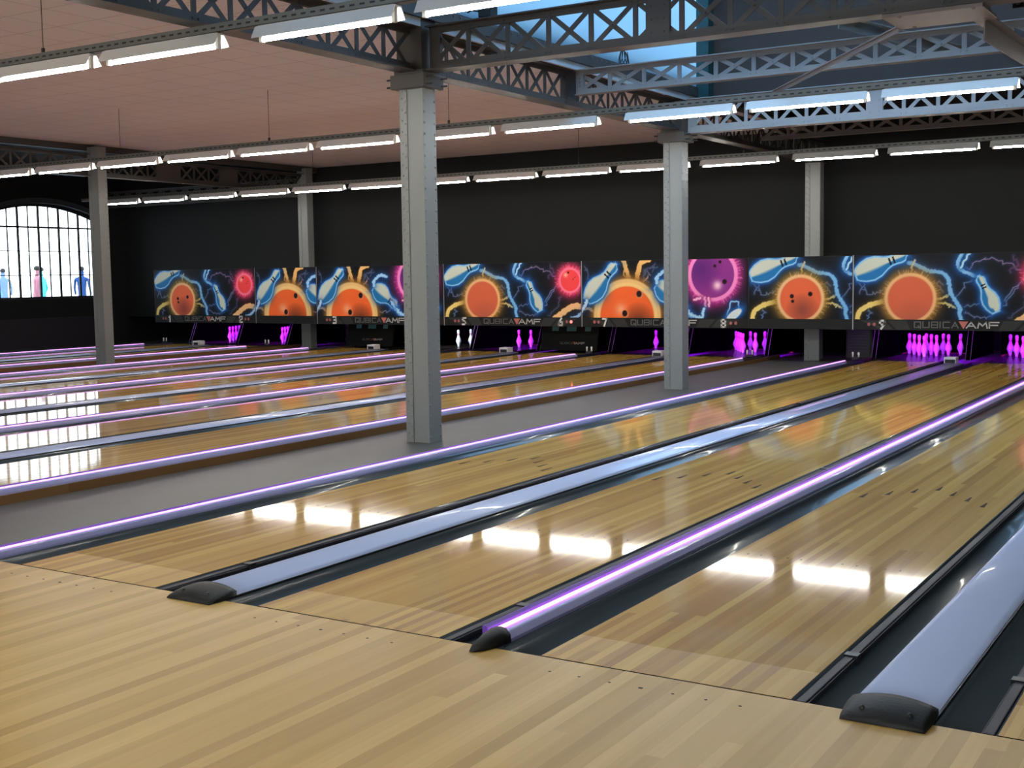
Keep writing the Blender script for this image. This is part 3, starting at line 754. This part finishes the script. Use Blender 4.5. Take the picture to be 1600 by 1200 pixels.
        bolt(smooth([a(1360,680),a(1450,640),a(1520,570),a(1560,540)]), .024, (.60,.76,.90), (.12,.30,.55), .04, .01)
        ball(a(1370,282), .215, (.95,.28,.30), (1.0,.48,.60), (.92,.22,.42), .16, holes=((-.18,.72,.026),(.52,.28,.014),(.32,.10,.014)), hl=(-.45,.50,(1.,.72,.62),.22), spikes=140, rk=1.24)
    else:
        a = lambda px, py: ((px-65)/1475*3.41, (605-py)/508*1.09)
        c = lambda px, py: ((px-62)/1385*3.41, (650-py)/530*1.09)
        thin([a(90,140),a(120,180),a(130,260)], (.4,.42,.44)); thin([a(640,180),a(690,210),a(680,250),a(640,300)], (.6,.55,.5)); thin([a(700,170),a(740,130),a(720,200)], (.4,.38,.4))
        thin([c(600,230),c(660,190),c(720,180)], (.4,.4,.45)); thin([c(640,320),c(600,260),c(620,200)], (.4,.4,.45)); thin([c(770,600),c(880,590),c(920,540)], (.75,.7,.72)); thin([a(1040,500),a(1050,590)], (.6,.7,.9))
        bolt(smooth([a(455,90),a(480,170),a(505,250),a(515,290)]), .034, (.92,.74,.46), (.30,.18,.06), .025, .008); bolt(smooth([a(690,92),a(620,115),a(595,180),a(575,280)]), .040, (.92,.74,.46), (.30,.18,.06), .025, .008)
        bolt([a(465,180),a(455,225),a(490,260)], .010, (.9,.7,.45), None, .02, .008); bolt([a(640,290),a(680,240)], .008, (.9,.6,.5), None, .02, .008)
        bolt(smooth([a(40,560),a(90,520),a(160,540),a(200,570)]), .020, (.92,.72,.58), None, .02, .012)
        ball(a(485,590), .575, (.95,.42,.20), (.92,.76,.50), (.60,.40,.16), .16, holes=(), dark=(.42,-.22,(.33,.18,.13),.62), hl=(-.22,.22,(1.,.66,.50),.20), spikes=10, rk=1.27)
        x, y = U-a(485,590)[0], V-a(485,590)[1]
        for (hx, hy) in (a(598,392), a(466,565)):
            dd = np.hypot(U-hx, (V-hy)*.9); mix((.85,.55,.40), np.clip((.075-np.hypot(U-hx-.014, V-hy+.014))/.012, 0, 1)*.8); mix((.13,.06,.05), np.clip((.060-dd)/.012, 0, 1))
        pin(a(112,450), a(385,125), .20)
        bolt(smooth([a(112,450),a(90,500),a(50,560)]), .022, (.70,.84,.95), (.12,.30,.55), .04, .01)
        pin(c(715,345), c(955,545), .20, flip=1)
        bolt(smooth([c(715,330),c(720,270),c(790,215),c(850,235)]), .024, (.62,.82,.96), (.12,.36,.68), .05, .01)
        bolt(smooth([c(905,500),c(950,580),c(1000,640)]), .022, (.62,.82,.96), (.12,.36,.68), .05, .01)
        ball(a(1245,232), .425, (.55,.20,.55), (.98,.55,.80), (.78,.20,.62), .20, holes=((.55,-.30,.05),(.10,.38,.034),(.34,.55,.034)), dark=(-.55,.25,(.34,.13,.45),.95), hl=(.22,-.46,(1.,.85,.90),.20), spikes=150)
        for q in ([a(1180,425),a(1185,500)], [a(1210,430),a(1215,500)], [a(1140,430),a(1085,445)]): bolt(q, .020, (1.,.72,.86), (.6,.2,.5), .03, .01)
        bolt(smooth([a(1025,540),a(1060,575),a(1150,600),a(1170,520)]), .018, (.66,.86,.98), (.12,.40,.75), .04, .012); bolt([a(1365,600),a(1400,460),a(1465,465),a(1465,560)], .012, (.62,.84,.98), (.1,.3,.6), .03, .008)
        e = np.hypot((U-a(1425,575)[0])/.16, (V-a(1425,575)[1]-.55*(U-a(1425,575)[0]))/.09); mix((.12,.42,.75), np.exp(-np.maximum(e-1,0)*1.8)); mix((.86,.92,.93), np.clip((1-e)/.15, 0, 1))
    return C, UW, VH
ART = {k: art(k) for k in ('A', 'P', 'B')}
def srgb2lin(c): return np.where(c <= .04045, c/12.92, ((c+.055)/1.055)**2.4)
def print_mat():
    m, nt, nd, lk, p = new_mat('printed_panel')
    at = N(nt, 'ShaderNodeVertexColor'); at.layer_name = 'ink'
    hs = N(nt, 'ShaderNodeHueSaturation'); hs.inputs['Saturation'].default_value = 1.0; hs.inputs['Value'].default_value = 1.12
    lk.new(at.outputs[0], hs.inputs['Color']); lk.new(hs.outputs[0], p.inputs['Base Color']); p.inputs['Roughness'].default_value = .5; p.inputs['Specular IOR Level'].default_value = .15
    return m
M['print'] = print_mat()
def art_panel(kind, w, h, parent, z0):
    C, UW, VH = ART[kind]; ny, nx = C.shape[:2]; k = min(nx, int(round(w/UW*(nx-1)))+1); sc = w/((k-1)/(nx-1)*UW) if w < UW else w/UW
    C = C[:, :k]; xs = np.linspace(0, w, k); zs = np.linspace(0, h, ny)
    X, Z = np.meshgrid(xs, zs); co = np.stack([X, np.full_like(X, -.004), Z+z0], -1).reshape(-1, 3)
    idx = np.arange(ny*k).reshape(ny, k); q = np.stack([idx[:-1,:-1], idx[:-1,1:], idx[1:,1:], idx[1:,:-1]], -1).reshape(-1, 4)
    me = bpy.data.meshes.new('art_panel'); me.from_pydata(co.tolist(), [], q.tolist()); me.update()
    at = me.color_attributes.new('ink', 'FLOAT_COLOR', 'POINT')
    lin = np.concatenate([srgb2lin(C.reshape(-1,3)), np.ones((ny*k,1))], 1).astype(np.float32)
    at.data.foreach_set('color', lin.ravel()); me.materials.append(M['print'])
    o = bpy.data.objects.new('art_panel', me); COL.objects.link(o); o.parent = parent
    return o
GLY = {'Q':[[(0,0),(0,1),(1,1),(1,0),(0,0)],[(.6,.3),(1.02,-.15)]], 'U':[[(0,1),(0,0),(1,0),(1,1)]], 'B':[[(0,0),(0,1),(1,1),(1,0),(0,0)],[(0,.5),(1,.5)]],
 'I':[[(.5,0),(.5,1)]], 'C':[[(1,1),(0,1),(0,0),(1,0)]], 'A':[[(0,0),(.5,1),(1,0)],[(.2,.33),(.8,.33)]], 'M':[[(0,0),(.12,1),(.5,.35),(.88,1),(1,0)]], 'F':[[(.0,0),(.0,1),(1,1)],[(0,.5),(.85,.5)]],
 '1':[[(.25,.78),(.62,1),(.62,0)]], '2':[[(0,.75),(0,1),(1,1),(1,.6),(0,.25),(0,0),(1,0)]], '3':[[(0,1),(1,1),(1,0),(0,0)],[(.3,.52),(1,.52)]], '4':[[(.75,0),(.75,1),(0,.3),(1,.3)]],
 '5':[[(1,1),(0,1),(0,.55),(1,.55),(1,0),(0,0)]], '6':[[(.75,1),(.1,.5),(0,.3),(0,0),(1,0),(1,.5),(.1,.5)]], '7':[[(0,1),(1,1),(.35,0)]], '8':[[(0,0),(0,1),(1,1),(1,0),(0,0)],[(0,.5),(1,.5)]],
 '9':[[(.3,0),(.9,.5),(1,.7),(1,1),(0,1),(0,.5),(.9,.5)]], '0':[[(0,0),(0,1),(1,1),(1,0),(0,0)]]}
def glyph(m, ch, x, z, w, h, t, y=-.010, th=.005):
    for pl in GLY[ch]:
        for (a, b) in zip(pl, pl[1:]):
            p = Vector((x+a[0]*w, y, z+a[1]*h)); q = Vector((x+b[0]*w, y, z+b[1]*h)); d = (q-p).normalized()*t*.48
            m.bar(p-d, q+d, t, th, (0,1,0))
def logo(parent, xc, z, s=1.0, y=-.010):
    lw, gap, h, t = .100*s, .034*s, .092*s, .017*s
    words = 'QUBICA'; tot = 1.27*s; x = xc - tot/2
    m = MB()
    for ch in words:
        w = 0 if ch == 'I' else lw
        if ch == 'I': glyph(m, ch, x, z, .0001, h, t, y); x += t+gap
        else: glyph(m, ch, x, z, w, h, t, y); x += w+gap+t*.3
    m.build('logo_letters', M['grey_let'], parent)
    m = MB(); tw = .15*s; m.prism([(x-.03*s, z+h+.012*s), (x-.03*s+tw/2, z-.02*s), (x-.03*s+tw, z+h+.012*s)], y-.003, y+.003, 'y'); m.build('logo_triangle', M['red_let'], parent); x += tw*.62
    m = MB()
    for ch in 'AMF':
        w = lw*1.45; glyph(m, ch, x, z, w, h, t*1.25, y); x += w+gap
    m.build('logo_letters', M['pale_let'], parent)
def num(parent, s, x, z):
    m = MB()
    for i, ch in enumerate(s): glyph(m, ch, x-.042+i*.12, z, .078, .135, .034)
    m.build('lane_number', M['num'], parent)
YM = 16.9; MZ0, MZA, MZ1 = .535, .715, 1.815
def mask(x0, x1, kind, nums, label, band=True):
    t = thing('masking_unit', label, 'masking unit', (x0, YM, 0), 0, 'illustrated masking units above the pins')
    w = x1-x0
    MB().box(.006, w-.006, 0, .07, MZ0, MZ1).build('frame', M['band'], t)
    art_panel(kind, w-.03, MZ1-MZA-.012, t, MZA).location.x = .015
    if nums:
        a, b = nums
        m = MB()
        for s in (1, -1):
            q = [(w/2-s*1.22, MZ0+.012), (w/2-s*1.0, MZ0+.012), (w/2-s*1.0+s*.0-s*.14, MZA-.02), (w/2-s*1.55, MZA-.02)]
            m.prism(q, -.004, 0, 'y')
            q = [(w/2-s*.70, MZ0+.006), (w/2-s*.93, MZ0+.006), (w/2-s*1.08, MZA-.02), (w/2-s*.78, MZA-.02)]
            m.prism(q, -.004, 0, 'y')
        m.build('band_print', M['band2'], t)
        logo(t, w/2, .583)
        num(t, str(a), .515, .558); num(t, str(b), w-.47, .558)
        for (x, lit) in ((.285,0), (.375,0), (w-.33,0), (w-.235, b == 6)):
            m = MB(); m.prism([(x+.026*math.cos(k*PI/6), .63+.030*math.sin(k*PI/6)) for k in range(12)], -.012, 0, 'y'); m.build('indicator_light', M['lamp_on' if lit else 'lamp_off'], t)
    m = MB(); m.box(0, .012, -.006, .02, MZ0, MZ1); m.build('edge_trim', M['silver' if kind != 'A' else 'band2'], t)
    return t
SEAM = [-17.70, -14.33, -12.46, -8.98, -5.69, -2.26, -.36, 3.01, 6.35]
mask(SEAM[0], SEAM[1], 'A', (1,2), 'printed pin-and-ball panel bearing the numbers 1 and 2')
mask(SEAM[1], SEAM[2], 'B', None, 'panel without numbers between the 2 and the 3, big orange ball')
mask(SEAM[2], SEAM[3], 'B', (3,4), 'printed panel bearing the number 3, partly behind the nearest column')
mask(SEAM[3], SEAM[4], 'P', (5,6), 'printed panel bearing the numbers 5 and 6')
mask(SEAM[4], SEAM[5], 'B', (7,8), 'printed panel bearing the numbers 7 and 8, large purple ball')
mask(SEAM[5], SEAM[6], 'A', None, 'panel without numbers between the 8 and the 9')
mask(SEAM[6], SEAM[7], 'P', (9,10), 'printed panel bearing the number 9, at the right')
mask(SEAM[7], SEAM[8], 'B', (11,12), 'printed panel beyond the right edge, right of the number 9 panel')

# ------------------------------------------------------------------ pit ends: kickbacks, curtains, red glow strips, guards
KICK = {1:'1 and 2',3:'3 and 4',5:'5 and 6',7:'7 and 8',9:'9 and 10',11:'11 and 12',4:'4 and 5',6:'6 and 7',10:'10 and 11'}
def kickback(xc, w, label):
    t = thing('kickback', label, 'kickback', (xc, 17.62, -.004), 0, 'kickback walls between the pin decks')
    MB().prism([(0,0),(2.0,0),(2.0,.56),(.25,.56)], -w/2, w/2, 'x').build('panel', M['curtain'], t)
    for s in (-1, 1):
        m = MB(); m.bar((s*(w/2-.004),-.004,0), (s*(w/2-.004),.246,.56), .006, .008, (1,0,0)); m.build('edge_strip', M['rail_grey'], t)
for k, nm in KICK.items():
    wd = D if k % 2 else NA; kickback(LX[k]+W+wd/2, .09, 'dark kickback wall between the pin decks of lanes ' + nm)
for k, s in ((1,-1),(3,-1),(9,-1),(2,1),(8,1)):
    kickback(LX[k]-.19 if s < 0 else LX[k]+W+.19, .08, 'dark kickback wall on the %s side of the lane %d pin deck' % ('left' if s < 0 else 'right', k))
for k in LX:
    x = LX[k]
    tag(MB().box(x-.2, x+W+.2, 19.75, 19.78, ZF, .62).build('pit_curtain', M['curtain']), 'black curtain behind the pins of lane %d' % k, 'curtain', 'pit curtains')
    if k >= 5: tag(MB().box(x-.12, x+W+.1, 19.36, 19.70, -.06, -.012).build('red_glow_strip', M['red_glow']), 'red strip painted as glow behind the pin deck of lane %d' % k, 'glow strip', 'painted red glow strips')  # added strip; its red stands in for the glow on the deck
def guard(k, label):
    t = thing('sweep_guard', label, 'sweep guard', (LX[k], 17.35, .0), 0, 'lowered black sweep guards')
    MB().prism([(0,.03),(.05,.03),(.16,.60),(.11,.60)], -.14, W+.10, 'x').build('guard_panel', mat('guard_plastic', (.009,.010,.010), .6, spec=.12), t)
    for i, (a, b) in enumerate(((.10,.25),(.44,.66),(.86,.99))):
        m = MB(); m.add([(a,.070,.42),(b,.070,.42),(b,.095,.53),(a,.095,.53)], [(0,1,2,3)]); m.add([(a,.072,.42),(b,.072,.42),(b,.097,.53),(a,.097,.53)], [(3,2,1,0)])
        m.build('teal_patch', M['teal_gloss'], t)  # glossy teal patches laid on the black guard
    logo(t, W*.55, .16, .42, y=.015)
guard(3, 'black sweep guard lowered under the logo right of number 3'); guard(6, 'black sweep guard lowered under the white number 6')

# pins
PROF = [(.0,0),(.0258,0),(.0266,.010),(.036,.057),(.0540,.095),(.0605,.114),(.0590,.140),(.0530,.165),(.0400,.198),(.0290,.225),(.0238,.250),(.0235,.262),(.0262,.290),(.0310,.325),(.0324,.343),(.0300,.362),(.0220,.374),(.0100,.380),(.0,.381)]
pin0 = None; POS = [(0,0),(-1,1),(1,1),(-2,2),(0,2),(2,2),(-3,3),(-1,3),(1,3),(3,3)]
PNAME = ['front pin','second-row left pin','second-row right pin','third-row left pin','third-row middle pin','third-row right pin','back-row far left pin','back-row inner left pin','back-row inner right pin','back-row far right pin']
def place_pins(k, which, extra):
    global pin0
    c = LX[k]+W/2
    for n in which:
        a, b = POS[n-1]; loc = (c+a*.1524, 18.29+b*.264, -.004); lb = '%s%s' % (PNAME[n-1], extra)
        if pin0 is None:
            pin0 = thing('bowling_pin', lb, 'bowling pin', loc, 0, 'bowling pins')
            MB().lathe(PROF[1:-1], 18).build('body', M['pin'], pin0)
            for z in (.262, .282):
                r = .0238 if z < .27 else .0256; MB().lathe([(r+.0006,z-.005),(r+.0012,z),(r+.0008,z+.005)], 18).build('neck_stripe', M['stripe'], pin0)
        else: dup(pin0, loc, lb, group='pins on lane %d' % k)
    if pin0 and k == 1: pass
place_pins(9, range(1,11), ' of the full purple-lit rack under number 9')
place_pins(10, (1,2,4,7,8), ' of the purple-lit rack at the right edge of the picture')
place_pins(1, (1,2,3,4,5,7), ' of the purple-lit rack under number 2, standing on lane 1')
place_pins(2, (1,2,3,4,5,7), ' of the purple-lit rack beside the column near number 3')
place_pins(4, (1,3), ' standing alone and white under number 5')
place_pins(5, (2,3,6), ' standing purple-lit under the logo between 5 and 6')
place_pins(7, (7,), ' standing purple-lit alone, left of the second aisle column')
place_pins(8, (1,2,3,4,7,8,9), ' of the purple-lit rack under number 8')
pin0['group'] = 'pins on lane 9'

# purple lamps over the pin decks (hidden behind the masks), white one on the lane of plain white pins
def deck_lamp(k, col, power, y=17.03, z=.68, size=(.9,.08), aim=(0,1.4,-.45)):
    ld = bpy.data.lights.new('deck_lamp', 'AREA'); ld.shape = 'RECTANGLE'; ld.size, ld.size_y = size; ld.color = col; ld.energy = power; ld.spread = 1.5
    o = bpy.data.objects.new('deck_lamp', ld); COL.objects.link(o); o.location = (LX[k]+W/2, y, z)
    o.rotation_euler = Vector(aim).to_track_quat('-Z', 'Y').to_euler()
for k in (1,2,5,7,8,9,10):
    deck_lamp(k, (.46,.0,1.0), 21); deck_lamp(k, (.25,.0,1.0), 16, 19.45, .98, aim=(0,-.55,-1))
deck_lamp(4, (.75,.9,1.0), 9)

# sensor boxes at the ends of the wide dividers, twin posts at the ends of the lit strips
sb = None
SBN = {1:'small pale sensor box at the pin end under number 1',3:'small pale sensor box before the lowered guard near number 3',5:'small pale sensor box at the pin end between numbers 5 and 6',7:'small pale sensor box left of the second aisle column',9:'small pale sensor box on the capping below the number 9 logo'}
for k in (1,3,5,7,9):
    loc = (LX[k]+W+.262, 16.28, .0345)
    if sb is None:
        sb = thing('sensor_box', SBN[k], 'sensor box', loc, 0, 'sensor boxes on the dividers')
        m = MB(); m.box(0,.185,.02,.20,0,.10); m.box(0,.185,-.012,.02,.065,.10); m.box(0,.012,-.012,.02,0,.065); m.box(.173,.185,-.012,.02,0,.065); m.build('housing', M['box_w'], sb, bevel=.004)
        MB().box(.014,.171,.004,.022,.006,.062).build('window', M['black'], sb)
    else: dup(sb, loc, SBN[k])
pb = None
for (x, y, lb) in ((LX[9]-.255, 16.75, 'twin-post ball sensor at the end of the lit edging by lane 9'), (LX[6]+W+.26, 16.75, 'twin-post ball sensor under the guard near number 7'),
                   (LX[1]-.3, 16.9, 'twin-post ball sensor at the far left, under number 1'), (LX[2]+W+.26, 16.9, 'twin-post ball sensor at the foot of the column near number 3'),
                   (LX[8]+W+.2, 16.75, 'twin-post ball sensor at the pin end of lane 8')):
    if pb is None:
        pb = thing('ball_sensor', lb, 'ball sensor', (x, y, .051), 0, 'twin-post ball sensors')
        MB().box(-.065,.065,-.03,.03,-.02,.018).build('base', M['rail'], pb, bevel=.004)
        for s in (-1,1): MB().lathe([(.014,.0),(.016,.05),(.020,.075),(.012,.092)], 10, (s*.05,0,.015)).build('post', M['holder'], pb)
    else: dup(pb, (x, y, .051), lb)

# machines in the dark behind the aisle panels
def cabinet(x, y, label):
    t = thing('machine_cabinet', label, 'machine cabinet', (x, y, ZF))
    MB().box(0,.5,0,.6,0,.58).build('body', mat('machine_paint', (.030,.030,.030), .5), t, bevel=.01)
    MB().box(.04,.46,-.012,0,.06,.54).build('door', mat('machine_door', (.040,.042,.040), .45), t, bevel=.004)
    m = MB()
    for i in range(6): m.box(.08,.42,-.018,-.012,.16+i*.055,.175+i*.055)
    m.build('louvres', M['black'], t)
cabinet(-.98, 18.6, 'dark machine cabinet in the shadow right of the column under the panels'); cabinet(-13.05, 18.6, 'dark machine cabinet in the shadow right of the column near number 3')

# people in the street beyond the arched window
def person(x, y, rz, top, legs, label, step=.16):
    t = bpy.data.objects.new('person', None); COL.objects.link(t); t.location = (x, y, .25); t.rotation_euler = (0,0,rz); tag(t, label, 'person', 'passers-by outside the window')
    bones = [((0,0,.92),.15),((0,0,1.12),.14),((0,0,1.38),.16),((0,0,1.50),.06),((0,.02,1.60),.085),((0,.02,1.70),.08),
             ((.09,step*.4,.50),.075),((.09,step,.10),.05),((.09,step+.12,.04),.045),((-.09,-step*.3,.50),.075),((-.09,-step,.10),.05),((-.09,-step+.12,.04),.045),
             ((.20,0,1.40),.06),((.25,-.05,1.12),.045),((.26,.08,.88),.038),((-.20,0,1.40),.06),((-.25,.05,1.12),.045),((-.26,.16,.90),.038)]
    ed = [(0,1),(1,2),(2,3),(3,4),(4,5),(0,6),(6,7),(7,8),(0,9),(9,10),(10,11),(2,12),(12,13),(13,14),(2,15),(15,16),(16,17)]
    me = bpy.data.meshes.new('body'); me.from_pydata([b[0] for b in bones], ed, []); o = bpy.data.objects.new('body', me); COL.objects.link(o); o.parent = t
    sk = o.modifiers.new('skin', 'SKIN'); o.modifiers.new('sub', 'SUBSURF').levels = 1
    for i, b in enumerate(bones): me.skin_vertices[0].data[i].radius = (b[1], b[1]*.75); me.skin_vertices[0].data[i].use_root = (i == 0)
    me.materials.append(mat('clothes', top, .8))
    MB().lathe([(.02,.0),(.085,.02),(.095,.08),(.06,.13),(.01,.145)], 12, (0,.01,1.66)).build('hair', mat('hair', legs, .7), t)
for a in ((-26.6, 21.9, .6, (.02,.07,.22), (.03,.02,.015), 'person in a dark blue coat outside the arched window'),
          (-25.5, 19.4, -.5, (.62,.22,.25), (.05,.03,.02), 'person in a pinkish red top outside the arched window'),
          (-27.8, 21.3, 2.0, (.10,.55,.60), (.04,.03,.02), 'person in a turquoise jacket outside the arched window'),
          (-31.0, 22.2, 1.1, (.20,.28,.45), (.03,.02,.02), 'person in a grey blue jacket, farthest outside the window'),
          (-27.0, 18.9, -1.4, (.25,.50,.70), (.06,.04,.03), 'person in a light blue top at the left of the arched window')): person(*a)

# ------------------------------------------------------------------ render look
vs = SC.view_settings; vs.view_transform = 'Standard'; vs.look = 'None'; vs.gamma = 1; vs.use_curve_mapping = False; vs.exposure = 0.2
cy_ = SC.cycles
cy_.caustics_reflective = False; cy_.caustics_refractive = False; cy_.max_bounces = 8; cy_.diffuse_bounces = 4; cy_.glossy_bounces = 4; cy_.transparent_max_bounces = 8
cy_.sample_clamp_indirect = 4.0; cy_.use_denoising = True
